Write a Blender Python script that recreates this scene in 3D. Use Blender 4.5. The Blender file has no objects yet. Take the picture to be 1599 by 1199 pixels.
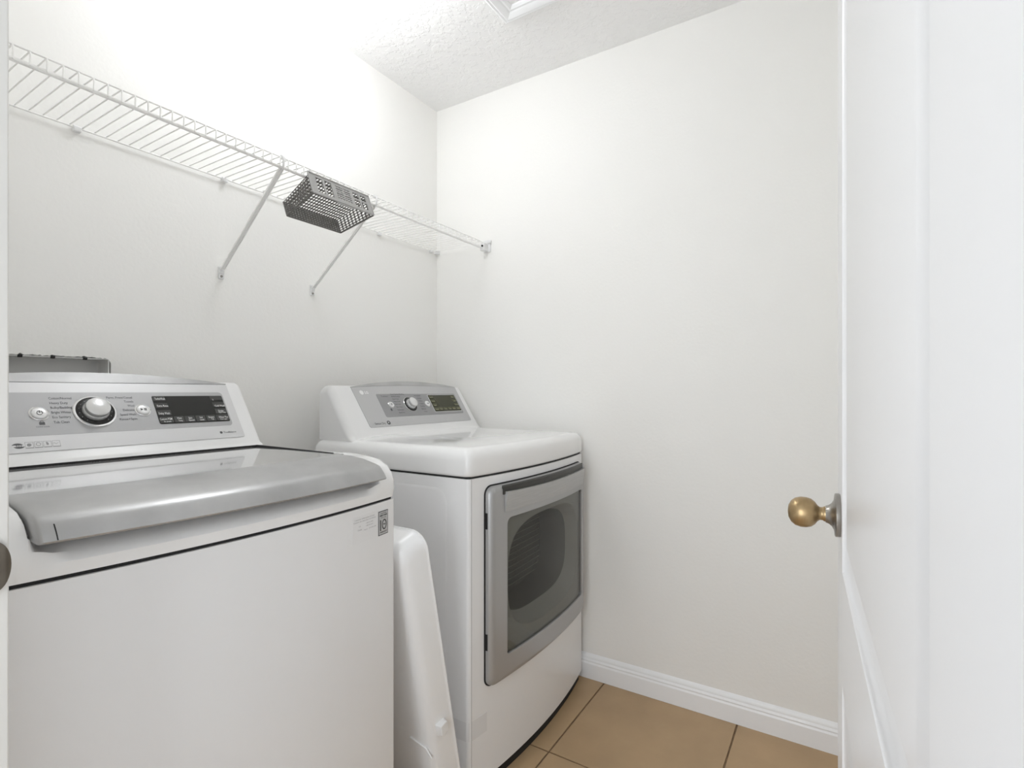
import bpy, bmesh, math, random
from mathutils import Vector, Matrix
random.seed(7)
PI = math.pi
SC = bpy.context.scene
COL = SC.collection

# ------------------------------------------------------------------ camera, world, lights, exposure
TH = math.radians(31.873)
cam_d = bpy.data.cameras.new('camera')
cam_d.sensor_width = 36.0
cam_d.lens = 821.0 / 1599.0 * 36.0
cam_d.shift_y = 12.5 / 1599.0
cam_d.clip_start = 0.01
cam = bpy.data.objects.new('camera', cam_d)
cam.location = (0, 0, 1.12)
cam.rotation_euler = (PI / 2, 0, TH - PI / 2)
COL.objects.link(cam)
SC.camera = cam

W = bpy.data.worlds.new('world'); SC.world = W; W.use_nodes = True
W.node_tree.nodes['Background'].inputs[0].default_value = (0.90, 0.95, 1.0, 1)
W.node_tree.nodes['Background'].inputs[1].default_value = 0.85

def area(name, loc, target, sx, sy, power, color=(1, 1, 1)):
    d = bpy.data.lights.new(name, 'AREA'); d.shape = 'RECTANGLE'
    d.size = sx; d.size_y = sy; d.energy = power; d.color = color
    o = bpy.data.objects.new(name, d); COL.objects.link(o)
    o.location = loc
    o.rotation_euler = (Vector(target) - Vector(loc)).to_track_quat('-Z', 'Y').to_euler()
    return o
area('hall_fill', (-1.15, 0.42, 1.05), (1.9, 0.50, 0.60), 0.9, 1.3, 11, (0.91, 0.955, 1.0))  # added fill light, unseen in the hall behind the camera

VS = SC.view_settings
VS.view_transform = 'Standard'; VS.look = 'None'; VS.gamma = 1.0
VS.use_curve_mapping = False
VS.exposure = 0.41
SC.cycles.max_bounces = 16; SC.cycles.diffuse_bounces = 12      # light keeps bouncing between the white walls
DOME_STRENGTH = 13.0

# ------------------------------------------------------------------ materials
def mat(name, col, rough=0.5, metal=0.0, coat=0.0, spec=0.5, noise=None, bump=None, emit=None, rough_noise=None):
    """noise=(scale, amount, stretch) varies the colour, bump=(scale, strength, dist) adds relief"""
    m = bpy.data.materials.new(name); m.use_nodes = True
    nt = m.node_tree; b = nt.nodes['Principled BSDF']
    b.inputs['Base Color'].default_value = (*col, 1)
    b.inputs['Roughness'].default_value = rough
    b.inputs['Metallic'].default_value = metal
    b.inputs['Coat Weight'].default_value = coat
    b.inputs['Coat Roughness'].default_value = 0.06
    b.inputs['Specular IOR Level'].default_value = spec
    if emit:
        b.inputs['Emission Color'].default_value = (*emit[0], 1)
        b.inputs['Emission Strength'].default_value = emit[1]
    if noise or bump or rough_noise:
        tc = nt.nodes.new('ShaderNodeTexCoord')
    if noise:
        mp = nt.nodes.new('ShaderNodeMapping'); mp.inputs['Scale'].default_value = noise[2] if len(noise) > 2 else (1, 1, 1)
        n = nt.nodes.new('ShaderNodeTexNoise'); n.inputs['Scale'].default_value = noise[0]; n.inputs['Detail'].default_value = 6
        r = nt.nodes.new('ShaderNodeMapRange')
        r.inputs[1].default_value = 0.22; r.inputs[2].default_value = 0.78
        r.inputs[3].default_value = 1 - noise[1]; r.inputs[4].default_value = 1 + noise[1]
        mx = nt.nodes.new('ShaderNodeVectorMath'); mx.operation = 'SCALE'
        mx.inputs[0].default_value = col
        nt.links.new(tc.outputs['Object'], mp.inputs[0]); nt.links.new(mp.outputs[0], n.inputs['Vector'])
        nt.links.new(n.outputs['Fac'], r.inputs[0]); nt.links.new(r.outputs[0], mx.inputs['Scale'])
        nt.links.new(mx.outputs[0], b.inputs['Base Color'])
    if rough_noise:
        n = nt.nodes.new('ShaderNodeTexNoise'); n.inputs['Scale'].default_value = rough_noise[0]; n.inputs['Detail'].default_value = 5
        r = nt.nodes.new('ShaderNodeMapRange'); r.inputs[1].default_value = .25; r.inputs[2].default_value = .75
        r.inputs[3].default_value = rough_noise[1]; r.inputs[4].default_value = rough_noise[2]
        nt.links.new(tc.outputs['Object'], n.inputs['Vector']); nt.links.new(n.outputs['Fac'], r.inputs[0])
        nt.links.new(r.outputs[0], b.inputs['Roughness'])
    if bump:
        n = nt.nodes.new('ShaderNodeTexNoise'); n.inputs['Scale'].default_value = bump[0]; n.inputs['Detail'].default_value = 3
        bp = nt.nodes.new('ShaderNodeBump'); bp.inputs['Strength'].default_value = bump[1]; bp.inputs['Distance'].default_value = bump[2]
        nt.links.new(tc.outputs['Object'], n.inputs['Vector'])
        src = n.outputs['Fac']
        if len(bump) > 3:                                # flattened, trowelled blobs
            r = nt.nodes.new('ShaderNodeMapRange'); r.interpolation_type = 'SMOOTHSTEP'
            r.inputs[1].default_value = .46; r.inputs[2].default_value = .60
            nt.links.new(src, r.inputs[0]); src = r.outputs[0]
        nt.links.new(src, bp.inputs['Height']); nt.links.new(bp.outputs[0], b.inputs['Normal'])
    return m

M_WALL = mat('wall_paint', (.872, .866, .845), .6, bump=(95, .14, .003), spec=.35)
M_CEIL = mat('ceiling_texture', (.88, .88, .88), .55, bump=(42, .30, .005, 1), spec=.4)
M_TRIM = mat('trim_paint', (.90, .91, .925), .35)
M_JAMB = mat('jamb_paint', (.78, .77, .74), .4)
M_DOOR = mat('door_paint', (.85, .85, .86), .30)
M_GROUT = mat('grout', (.22, .145, .085), .9, noise=(40, .25))
M_TILE = mat('floor_tile', (.47, .325, .185), .45, noise=(7, .09), bump=(60, .12, .002))
M_ENAMEL = mat('white_enamel', (.86, .86, .86), .08, coat=.5)
M_CABINET = mat('white_cabinet_paint', (.82, .82, .825), .28, coat=.2, bump=(500, .05, .0006))
M_PLAST = mat('white_plastic', (.80, .80, .80), .3)
M_TRAY = mat('tray_plastic', (.86, .86, .86), .28)
M_SILVER = mat('silver_panel', (.66, .66, .665), .38, .35)
M_SILVER_D = mat('silver_inset', (.43, .43, .435), .40, .35)
M_DRY_PANEL = mat('dryer_panel_silver', (.52, .52, .525), .38, .35)
M_DRY_INSET = mat('dryer_inset_silver', (.32, .32, .325), .42, .35)
M_HANDLE = mat('brushed_handle', (.46, .46, .46), .34, .6, noise=(9, .20), rough_noise=(8, .30, .44))
M_DOORSIL = mat('dryer_door_silver', (.43, .43, .43), .33, .5)
M_DOORBAR = mat('dryer_handle_brushed', (.47, .47, .465), .36, .5, noise=(60, .08, (.25, 1, 4)))
M_LIDGLASS = mat('lid_glass', (.42, .42, .42), .06, 0, coat=.6, spec=.6)
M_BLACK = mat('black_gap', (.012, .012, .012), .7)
M_DIALBLK = mat('black_dial_ring', (.01, .01, .01), .25)
M_CHROME = mat('chrome', (.75, .75, .75), .14, .95)
M_KNOB = mat('satin_knob', (.72, .72, .72), .3, .6)
M_BTN = mat('silver_button', (.82, .82, .82), .28, .3)
M_SCREEN = mat('black_display', (.012, .012, .010), .12)
M_SCREEN_G = mat('olive_display', (.035, .036, .012), .15)
M_KEY = mat('display_key', (.06, .06, .058), .35)
M_KEY_G = mat('olive_key', (.065, .066, .028), .4)
M_TXT = mat('print_dark', (.10, .10, .105), .6)
M_TXT_W = mat('print_white', (.85, .85, .84), .6)
M_TXT_G = mat('print_grey', (.30, .30, .30), .6)
M_TXT_Y = mat('print_pale_olive', (.45, .45, .30), .6)
M_LABEL = mat('sticker_silver', (.50, .50, .50), .45)
M_LABEL_E = mat('sticker_border', (.06, .06, .06), .5)
M_CLEARLBL = mat('clear_sticker', (.80, .80, .805), .30)
M_WIRE = mat('wire_coating', (.90, .895, .88), .4)
M_BASKET = mat('grey_basket_plastic', (.13, .125, .115), .45)
M_BASKET_F = mat('grey_basket_front', (.34, .335, .325), .42)
M_BRONZE = mat('antique_brass', (.40, .285, .15), .30, .75, noise=(30, .10, (1, 6, 1)))
M_NICKEL = mat('aged_nickel', (.36, .34, .31), .28, .9)
M_STRIKE = mat('strike_bronze', (.16, .14, .115), .42, .8, noise=(40, .25))
M_BOXP = mat('outlet_box_plastic', (.70, .695, .685), .5)
M_SLOT_SHADE = mat('slot_shade_paint', (.035, .034, .028), .35)
M_TAPE = mat('tape_residue', (.73, .73, .735), .3)
M_DRUM = mat('drum_dark', (.09, .087, .078), .45, .1)
M_LINE = mat('drum_line', (.27, .265, .25), .5)
M_DRUMRING = mat('drum_ring', (.38, .377, .365), .4, .1)
M_BORDER = mat('glass_print_grey', (.33, .33, .32), .4)
M_DOME = mat('lamp_glass', (.95, .95, .93), .4, emit=((.955, .975, 1.0), DOME_STRENGTH))

def glass_tint(name, col, refl):
    m = bpy.data.materials.new(name); m.use_nodes = True
    nt = m.node_tree; nt.nodes.clear()
    out = nt.nodes.new('ShaderNodeOutputMaterial')
    tr = nt.nodes.new('ShaderNodeBsdfTransparent'); tr.inputs[0].default_value = (*col, 1)
    gl = nt.nodes.new('ShaderNodeBsdfGlossy'); gl.inputs['Roughness'].default_value = .03
    lw = nt.nodes.new('ShaderNodeLayerWeight'); lw.inputs[0].default_value = .5
    pw = nt.nodes.new('ShaderNodeMath'); pw.operation = 'POWER'; pw.inputs[1].default_value = 5.0
    fr = nt.nodes.new('ShaderNodeMath'); fr.operation = 'MULTIPLY_ADD'; fr.inputs[1].default_value = refl; fr.inputs[2].default_value = .03
    nt.links.new(lw.outputs['Facing'], pw.inputs[0]); nt.links.new(pw.outputs[0], fr.inputs[0])
    mx = nt.nodes.new('ShaderNodeMixShader')
    nt.links.new(fr.outputs[0], mx.inputs[0]); nt.links.new(tr.outputs[0], mx.inputs[1])
    nt.links.new(gl.outputs[0], mx.inputs[2]); nt.links.new(mx.outputs[0], out.inputs[0])
    return m
M_PANE = glass_tint('tinted_pane', (.80, .80, .78), .8)

# ------------------------------------------------------------------ helpers
class MB:
    def __init__(s): s.v = []; s.f = []; s.mi = []; s.cur = 0
    def add(s, vs, fs):
        o = len(s.v); s.v += [tuple(p) for p in vs]
        s.f += [tuple(i + o for i in f) for f in fs]; s.mi += [s.cur] * len(fs); return s
    def box(s, x0, x1, y0, y1, z0, z1):
        return s.add([(x, y, z) for x in (x0, x1) for y in (y0, y1) for z in (z0, z1)],
                     [(0, 1, 3, 2), (4, 6, 7, 5), (0, 4, 5, 1), (2, 3, 7, 6), (0, 2, 6, 4), (1, 5, 7, 3)])
    def loft(s, rings, closed=True, cap0=True, cap1=True):
        n = len(rings[0]); vs = [p for r in rings for p in r]; fs = []
        for i in range(len(rings) - 1):
            for j in range(n if closed else n - 1):
                k = (j + 1) % n
                fs.append((i * n + j, i * n + k, (i + 1) * n + k, (i + 1) * n + j))
        if cap0: fs.append(tuple(range(n - 1, -1, -1)))
        if cap1: fs.append(tuple((len(rings) - 1) * n + j for j in range(n)))
        return s.add(vs, fs)
    def tube(s, pts, r, n=8):
        pts = [Vector(p) for p in pts]; rings = []
        t0 = (pts[1] - pts[0]).normalized()
        up = Vector((0, 0, 1)) if abs(t0.z) < .9 else Vector((1, 0, 0))
        u = t0.cross(up).normalized()
        for i, p in enumerate(pts):
            if i == 0: t = t0
            elif i == len(pts) - 1: t = (p - pts[i - 1]).normalized()
            else: t = ((p - pts[i - 1]).normalized() + (pts[i + 1] - p).normalized()).normalized()
            u = (u - t * u.dot(t)).normalized(); w = t.cross(u)
            rings.append([p + u * (r * math.cos(2 * PI * k / n)) + w * (r * math.sin(2 * PI * k / n)) for k in range(n)])
        return s.loft(rings)
    def lathe(s, prof, O, axis, n=40):
        """prof = [(radius, height along axis)]"""
        a = Vector(axis).normalized(); O = Vector(O)
        u = a.orthogonal().normalized(); w = a.cross(u)
        rings = [[O + a * h + (u * math.cos(2 * PI * k / n) + w * math.sin(2 * PI * k / n)) * max(r, 1e-5) for k in range(n)] for r, h in prof]
        return s.loft(rings)
    def plate(s, poly, fr, t0, t1):
        """poly in frame coordinates extruded from t0 to t1 along the frame normal"""
        return s.loft([[fr(a, b, t0) for a, b in poly], [fr(a, b, t1) for a, b in poly]])
    def build(s, name, m, parent=None, bevel=0, seg=3, smooth=None, wn=True):
        me = bpy.data.meshes.new(name); me.from_pydata(s.v, [], s.f)
        ms = m if isinstance(m, (list, tuple)) else [m]
        for x in ms: me.materials.append(x)
        for p, i in zip(me.polygons, s.mi): p.material_index = i
        bm = bmesh.new(); bm.from_mesh(me); bmesh.ops.recalc_face_normals(bm, faces=bm.faces); bm.to_mesh(me); bm.free()
        o = bpy.data.objects.new(name, me); COL.objects.link(o)
        if parent:
            o.parent = parent
            g = parent.matrix_basis.translation if parent.parent is None else parent.parent.matrix_basis.translation + parent.matrix_basis.translation
            o.location = -g                               # geometry is written in room coordinates
        if bevel or smooth:
            for p in me.polygons: p.use_smooth = True
            me.set_sharp_from_angle(angle=math.radians(smooth or 35))
        if bevel:
            b = o.modifiers.new('bevel', 'BEVEL'); b.width = bevel; b.segments = seg; b.limit_method = 'ANGLE'
            b.angle_limit = math.radians(40); b.harden_normals = True
        return o

def thing(name, label, cat, loc, group=None):
    o = bpy.data.objects.new(name, None); COL.objects.link(o); o.location = loc
    o.empty_display_size = .1
    o['label'] = label; o['category'] = cat
    if group: o['group'] = group
    return o
def tag(o, label, cat):
    o['label'] = label; o['category'] = cat; return o
def struct(o): o['kind'] = 'structure'; return o

def rrect(x0, x1, y0, y1, r, n=6):
    rs = r if isinstance(r, (list, tuple)) else [r] * 4      # bl, br, tr, tl
    out = []
    for (cx, cy, a0, q) in ((x0 + rs[0], y0 + rs[0], PI, rs[0]), (x1 - rs[1], y0 + rs[1], 1.5 * PI, rs[1]),
                            (x1 - rs[2], y1 - rs[2], 0, rs[2]), (x0 + rs[3], y1 - rs[3], .5 * PI, rs[3])):
        for k in range(n + 1):
            a = a0 + .5 * PI * k / n
            out.append((cx + q * math.cos(a), cy + q * math.sin(a)))
    return out
def circ(cx, cy, r, n=32): return [(cx + r * math.cos(2 * PI * k / n), cy + r * math.sin(2 * PI * k / n)) for k in range(n)]

def text_mesh(mb, s, fr, x0, x1, y, h, t=.0003, bold=0.0):
    """lettering s set in the frame between x0 and x1 on baseline y, height h"""
    cu = bpy.data.curves.new('lettering', 'FONT'); cu.body = s; cu.size = 1; cu.offset = bold; cu.resolution_u = 2
    ob = bpy.data.objects.new('lettering', cu); COL.objects.link(ob)
    dg = bpy.context.evaluated_depsgraph_get(); me = ob.evaluated_get(dg).to_mesh()
    vs = [v.co.copy() for v in me.vertices]; fs = [tuple(p.vertices) for p in me.polygons]
    ob.evaluated_get(dg).to_mesh_clear()
    bpy.data.objects.remove(ob); bpy.data.curves.remove(cu)
    a0 = min(v.x for v in vs); a1 = max(v.x for v in vs)
    sx = (x1 - x0) / max(a1 - a0, 1e-6); sy = h / .70
    mb.add([fr(x0 + (v.x - a0) * sx, y + v.y * sy, t) for v in vs], fs)

def ss(a, b, x):
    t = min(1, max(0, (x - a) / (b - a))); return t * t * (3 - 2 * t)

# ------------------------------------------------------------------ room measurements
YL, XB, XF, YR, ZC = 1.609, 1.918, .187, -.16, 2.44        # left wall, back wall, door wall, right wall, ceiling
JY0, JY1 = -.080, .7274                                     # door opening

# floor: slab with separate tiles
fl = struct(MB().box(-.6, XB + .1, -.7, YL + .1, -.08, -.004).build('floor', M_GROUT))
TS, GR = .4765, .005
gx = [1.452 + TS * k for k in range(-5, 2)]; gy = [.768 + TS * k for k in range(-4, 3)]
for i in range(len(gx) - 1):
    for j in range(len(gy) - 1):
        x0, x1, y0, y1 = gx[i] + GR / 2, gx[i + 1] - GR / 2, gy[j] + GR / 2, gy[j + 1] - GR / 2
        x0 = max(x0, -.6); y0 = max(y0, -.7); x1 = min(x1, XB); y1 = min(y1, YL)
        if x1 - x0 < .02 or y1 - y0 < .02: continue
        MB().box(x0, x1, y0, y1, -.0045, random.uniform(-.0006, 0.0)).build('tile', M_TILE, fl, bevel=.0015, seg=1)

struct(MB().box(-.0, XB + .1, YR - .1, YL + .1, ZC, ZC + .08).build('ceiling', M_CEIL))
struct(MB().box(XB, XB + .1, YR - .1, YL + .1, -.01, ZC).build('wall_back', M_WALL))
struct(MB().box(XF - .12, XB, YR - .1, YR, -.01, ZC).build('wall_right', M_WALL))
# door wall: piece left of the opening, piece right of it, piece above
w = MB().box(XF - .12, XF, JY1 + .02, YL, -.01, ZC).box(XF - .12, XF, YR, JY0 - .02, -.01, ZC).box(XF - .12, XF, JY0 - .02, JY1 + .02, 2.06, ZC)
struct(w.build('wall_front', M_WALL))
# jamb boards round the opening with the strike plate let into the left one
jb = struct(MB().box(XF - .13, XF, JY1, JY1 + .02, 0, 2.06).box(XF - .13, XF, JY0 - .02, JY0, 0, 2.06)
            .box(XF - .13, XF, JY0, JY1, 2.04, 2.06).build('trim_1', M_JAMB, bevel=.002, seg=2))
struct(MB().box(XF - .085, XF - .05, JY1 - .011, JY1 - .0002, 0, 2.04).build('trim_2', M_JAMB, bevel=.002, seg=2))
sp = MB()
rings = []
for k in range(19):                                         # strike lip: D-shaped plate curling past the jamb edge
    a = math.sin(PI / 2 * k / 18.0); x = XF - .040 + .0412 * a
    hh = .028 * math.sqrt(max(0.0, 1 - max(0, (a - .45) / .55) ** 2.4)) + .0004
    yy = JY1 - .0008 + .006 * max(0, a - .86) / .14 * .5 - .0022 * a
    zc = .943
    rings.append([(x, yy, zc - hh), (x, yy - .0016, zc - hh), (x, yy - .0016, zc + hh), (x, yy, zc + hh)])
sp.loft(rings); sp.build('strike_plate', M_STRIKE, jb, smooth=40)['label'] = 'dark bronze strike plate on the door jamb'

# left wall, with the rough cut-out for the laundry outlet box
HX0, HX1, HZ0, HZ1 = .405, .611, .985, 1.207
wl = MB()
T = .013
wl.box(XF - .12, HX0, YL, YL + T, -.01, ZC).box(HX1, XB + .1, YL, YL + T, -.01, ZC).box(HX0, HX1, YL, YL + T, -.01, HZ0)
xs = [HX0 + (HX1 - HX0) * k / 46 for k in range(47)]
zs = []
for k, x in enumerate(xs):
    z = HZ1 + random.uniform(-.0012, .0016) - .004 * (x - HX0) / (HX1 - HX0) * 0
    for c in (.432, .492, .556):
        if abs(x - c) < .0042: z += .003
    d = (HX1 - x)
    if d < .012: z -= .012 - math.sqrt(max(0, .012 ** 2 - (.012 - d) ** 2))
    zs.append(z)
for k in range(46):
    wl.add([(xs[k], YL, zs[k]), (xs[k + 1], YL, zs[k + 1]), (xs[k + 1], YL, ZC), (xs[k], YL, ZC),
            (xs[k], YL + T, zs[k]), (xs[k + 1], YL + T, zs[k + 1]), (xs[k + 1], YL + T, ZC), (xs[k], YL + T, ZC)],
           [(0, 1, 2, 3), (0, 4, 5, 1), (4, 7, 6, 5)])
struct(wl.build('wall_left', M_WALL))
struct(MB().box(XF - .12, XB + .1, YL + .09, YL + .12, -.01, ZC).build('cavity_shade', M_BLACK))     # black panel painted as the dark of the stud cavity behind the board
# outlet box, open at the front
bx0, bx1, bz0, bz1, by0, by1 = .409, .6075, .99, 1.2060, YL + .001, YL + .062
ob = MB()
t = .0025
ob.box(bx0, bx1, by1, by1 + t, bz0, bz1).box(bx0, bx0 + t, by0, by1, bz0, bz1).box(bx1 - t, bx1, by0, by1, bz0, bz1)
ob.box(bx0, bx1, by0, by1, bz0, bz0 + t).box(bx0, bx1, by0, by1, bz1 - t, bz1)
box = thing('outlet_box', 'grey plastic laundry outlet box sunk in a rough cut wall hole behind the washer', 'outlet box', (.508, YL, .99))
ob.build('housing', M_BOXP, box)
for c in (.432, .492, .556):                               # three dark fixing notches along the upper edge
    MB().lathe([(.0001, -.0045), (.0034, -.004), (.0036, 0), (.0034, .004), (.0001, .0045)], (c, YL + .002, bz1 - .0018), (1, 0, 0), 10).build('fixing_notch', M_BLACK, box)

# baseboards with a stepped profile
prof = [(0, 0), (.014, 0), (.014, .058), (.011, .064), (.012, .069), (.008, .076), (.008, .080), (.004, .090), (0, .094)]
struct(MB().loft([[(XB - a, YR, z) for a, z in prof], [(XB - a, YL, z) for a, z in prof]]).build('baseboard_back', M_TRIM, smooth=25))
struct(MB().loft([[(XF, YL - a, z) for a, z in prof], [(XB - .014, YL - a, z) for a, z in prof]]).build('baseboard_left', M_TRIM, smooth=25))

# ------------------------------------------------------------------ door leaf, opened into the room on the right
PE = Vector((.9404, .0013, 0)); DD = Vector((-.99866, -.05169, 0)); DN = Vector((-.05169, .99866, 0))
DWID, DZ0, DZ1 = .775, .012, 2.035
def df(u, z, t): return PE + DD * u + Vector((0, 0, z)) + DN * t
dm = MB()
panels = [(.100, .658, .875, 1.905), (.100, .658, .23, .722)]
us = [0, .100, .658, DWID]; zs2 = [DZ0, .23, .722, .875, 1.905, DZ1]
for face_t, sg in ((0, 1), (-.035, -1)):
    for i in range(3):
        for j in range(5):
            if i == 1 and j in (1, 3):                     # moulded recessed panel with a raised field
                u0, u1, z0, z1 = us[i], us[i + 1], zs2[j], zs2[j + 1]
                rr = []
                for ins, dep in ((0, 0), (.004, -.0035), (.012, -.0065), (.022, -.008), (.026, -.008), (.044, -.0025), (.048, -.002)):
                    rr.append([df(u0 + ins, z0 + ins, face_t + sg * dep), df(u1 - ins, z0 + ins, face_t + sg * dep),
                               df(u1 - ins, z1 - ins, face_t + sg * dep), df(u0 + ins, z1 - ins, face_t + sg * dep)])
                dm.loft(rr, cap0=False)
            else:
                dm.add([df(us[i], zs2[j], face_t), df(us[i + 1], zs2[j], face_t), df(us[i + 1], zs2[j + 1], face_t), df(us[i], zs2[j + 1], face_t)], [(0, 1, 2, 3)])
ed = [(0, DZ0), (DWID, DZ0), (DWID, DZ1), (0, DZ1)]
dm.loft([[df(a, b, -.035) for a, b in ed], [df(a, b, 0) for a, b in ed]], cap0=False, cap1=False)
door = struct(dm.build('door_1', M_DOOR, smooth=30))
# knob set at the latch stile, both sides
def knob(sg):
    t0 = 0 if sg > 0 else -.035
    O = df(.056, .944, t0)
    ax = DN * sg
    r = MB().lathe([(.0, .0), (.0300, .0), (.0308, .0015), (.0308, .0058), (.0295, .0068), (.0215, .0078), (.0165, .0105), (.0135, .0140), (.0118, .0182), (.0, .0182)], O, ax)
    ro = r.build('rosette', M_NICKEL, door, smooth=50); ro['label'] = 'grey nickel rosette'
    b = MB().lathe([(.0, .0170), (.0105, .0170), (.0108, .0195), (.0094, .0215), (.0092, .0250), (.0115, .0280), (.0160, .0310), (.0200, .0360), (.0218, .0425),
                    (.0219, .0495), (.0200, .0565), (.0155, .0620), (.0088, .0655), (.0, .0665)], O, ax)
    ko = b.build('door_knob', M_BRONZE, door, smooth=60); ko['label'] = 'round antique brass door knob'
knob(1); knob(-1)
lt = MB(); lt.loft([[df(-.0006, .944 + a, -.0175 + b) for a, b in ((-.028, -.011), (.028, -.011), (.028, .011), (-.028, .011))],
                    [df(.001, .944 + a, -.0175 + b) for a, b in ((-.028, -.011), (.028, -.011), (.028, .011), (-.028, .011))]])
lt.build('latch_plate', M_NICKEL, door)
# ------------------------------------------------------------------ ceiling fittings
hat = thing('attic_hatch', 'white attic hatch framed by stepped moulding in the textured ceiling', 'hatch', (1.25, .63, ZC))
hx0, hx1, hy0, hy1 = .93, 1.575, .26, 1.004
mp = [(0, 0), (0, -.013), (.006, -.017), (.012, -.015), (.018, -.019), (.036, -.016), (.042, -.012), (.050, -.013), (.058, -.008), (.060, -.002), (.060, 0)]
def mould(p0, p1, q):                                       # mitred length; q = inward direction
    p0 = Vector(p0); p1 = Vector(p1); d = (p1 - p0).normalized(); q = Vector(q)
    return MB().loft([[p0 + d * a + q * a + Vector((0, 0, ZC + b)) for a, b in mp], [p1 - d * a + q * a + Vector((0, 0, ZC + b)) for a, b in mp]])
for a, b, q in (((hx1, hy1, 0), (hx1, hy0, 0), (-1, 0, 0)), ((hx0, hy1, 0), (hx1, hy1, 0), (0, -1, 0)),
                ((hx0, hy0, 0), (hx0, hy1, 0), (1, 0, 0)), ((hx1, hy0, 0), (hx0, hy0, 0), (0, 1, 0))):
    mould(a, b, q).build('frame_moulding', M_TRIM, hat, smooth=25)
MB().box(hx0 + .058, hx1 - .058, hy0 + .058, hy1 - .058, ZC - .004, ZC - .0005).build('hatch_panel', M_CEIL, hat)

lx, ly = 1.04, 1.24
lamp = thing('ceiling_light', 'round white glass dome ceiling light glowing close to the shelf wall', 'ceiling light', (lx, ly, ZC))
MB().lathe([(.0, 0), (.136, 0), (.138, -.018), (.134, -.030), (.118, -.036), (.0, -.036)], (lx, ly, ZC), (0, 0, 1), 48).build('base', M_TRIM, lamp, smooth=40)
MB().lathe([(.112, -.0365), (.122, -.040)] + [(.131 * math.cos(a) ** .8, -.048 - .157 * math.sin(a)) for a in [k * PI / 24 for k in range(0, 13)]], (lx, ly, ZC), (0, 0, 1), 48).build('glass_shade', M_DOME, lamp, smooth=60)

# ------------------------------------------------------------------ bowed appliance cabinets
def bow_outline(x0, x1, yb, fy, rc, n=20, inset=0.0, rb=.012):
    """counter-clockwise outline: bowed front with rounded corners, straight sides, back"""
    x0 += inset; x1 -= inset; yb -= inset
    f = lambda x: fy(x) + inset
    pts = []
    def arc(cx, cy, a0, a1, r):
        for k in range(7):
            a = a0 + (a1 - a0) * k / 6; pts.append((cx + r * math.cos(a), cy + r * math.sin(a)))
    arc(x0 + rc, f(x0 + rc) + rc, PI, 1.5 * PI, rc)
    for k in range(1, n): x = x0 + rc + (x1 - x0 - 2 * rc) * k / n; pts.append((x, f(x)))
    arc(x1 - rc, f(x1 - rc) + rc, 1.5 * PI, 2 * PI, rc)
    arc(x1 - rb, yb - rb, 0, .5 * PI, rb); arc(x0 + rb, yb - rb, .5 * PI, PI, rb)
    return pts

# slanted control panel frames (bottom line Y=1.35)
def frame_at(z0):
    def fr(x, v, t): return Vector((x, 1.35 + .555 * v - .832 * t, z0 + .832 * v + .555 * t))
    return fr

# ================================================================== WASHER
WX0, WX1, WC, WH = .195, .875, .535, .34
def wy(x): return .827 + .030 * ((x - WC) / WH) ** 2
wm = thing('washing_machine', 'white top loading washer with silver lid handle, beside the door jamb', 'washer', (WC, 1.15, 0))
ol = bow_outline(WX0 + .001, WX1 - .001, 1.50, wy, .010)
MB().loft([[(x, y, .012) for x, y in ol], [(x, y, .879) for x, y in ol]]).build('cabinet', M_CABINET, wm, smooth=40)
ol2 = bow_outline(WX0 + .006, WX1 - .006, 1.495, lambda x: wy(x) + .005, .008)
MB().loft([[(x, y, .878) for x, y in ol2], [(x, y, .886) for x, y in ol2]]).build('seam_gap', M_BLACK, wm)
for fx, fy_ in ((.24, .92), (.83, .92), (.24, 1.45), (.83, 1.45)):
    MB().lathe([(.0, 0), (.022, 0), (.022, .006), (.012, .010), (.012, .014), (0, .014)], (fx, fy_, 0), (0, 0, 1), 16).build('leg', M_BLACK, wm, smooth=40)
# top cover
LX0, LX1 = .237, .818                                       # lid recess
tc = MB(); rings = []
st = [WX0 + d for d in (0, .002, .005, .009, .014, .022, .032)] + [LX0 - .003, LX0 - .001, LX0 + .001, LX0 + .004, LX0 + .012, LX0 + .022, LX0 + .04] + \
     [LX0 + .04 + (LX1 - LX0 - .08) * k / 14 for k in range(1, 14)] + \
     [LX1 - .04, LX1 - .022, LX1 - .012, LX1 - .004, LX1 - .001, LX1 + .001, LX1 + .003] + [WX1 - d for d in (.045, .03, .02, .013, .008, .004, .002, 0)]
for x in st:
    f = wy(x)
    sh = [(f + .03, .885), (f, .885), (f - .004, .905), (f - .003, .922), (f + .003, .938), (f + .016, .954), (f + .040, .966), (f + .080, .9725), (f + .14, .975), (1.343, .971), (1.37, .971), (1.49, .971), (1.50, .96), (1.50, .885)]
    rc = [(f + .03, .885), (f, .885), (f - .003, .902), (f + .005, .913), (f + .024, .921), (f + .040, .934), (f + .060, .946), (f + .095, .953), (f + .14, .955), (1.342, .955), (1.37, .971), (1.49, .971), (1.50, .96), (1.50, .885)]
    d_in = min(x - LX0, LX1 - x)
    pr = []
    for i, (a, b) in enumerate(zip(sh, rc)):
        wd = .035 if i <= 3 else (.012 if i == 4 else .001)
        t = ss(-.001, wd, d_in)
        pr.append((a[0] + (b[0] - a[0]) * t, a[1] + (b[1] - a[1]) * t))
    e = min(x - WX0, WX1 - x); R = .014
    drop = R - math.sqrt(max(0, R * R - max(0, R - e) ** 2)) if e < R else 0
    rings.append([(x, y + (drop * .8 if y < 1.0 else 0), z - drop * min(1, max(0, (z - .90) / .06))) for y, z in pr])
tc.loft(rings)
tc.build('top_cover', M_ENAMEL, wm, smooth=38)
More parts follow.
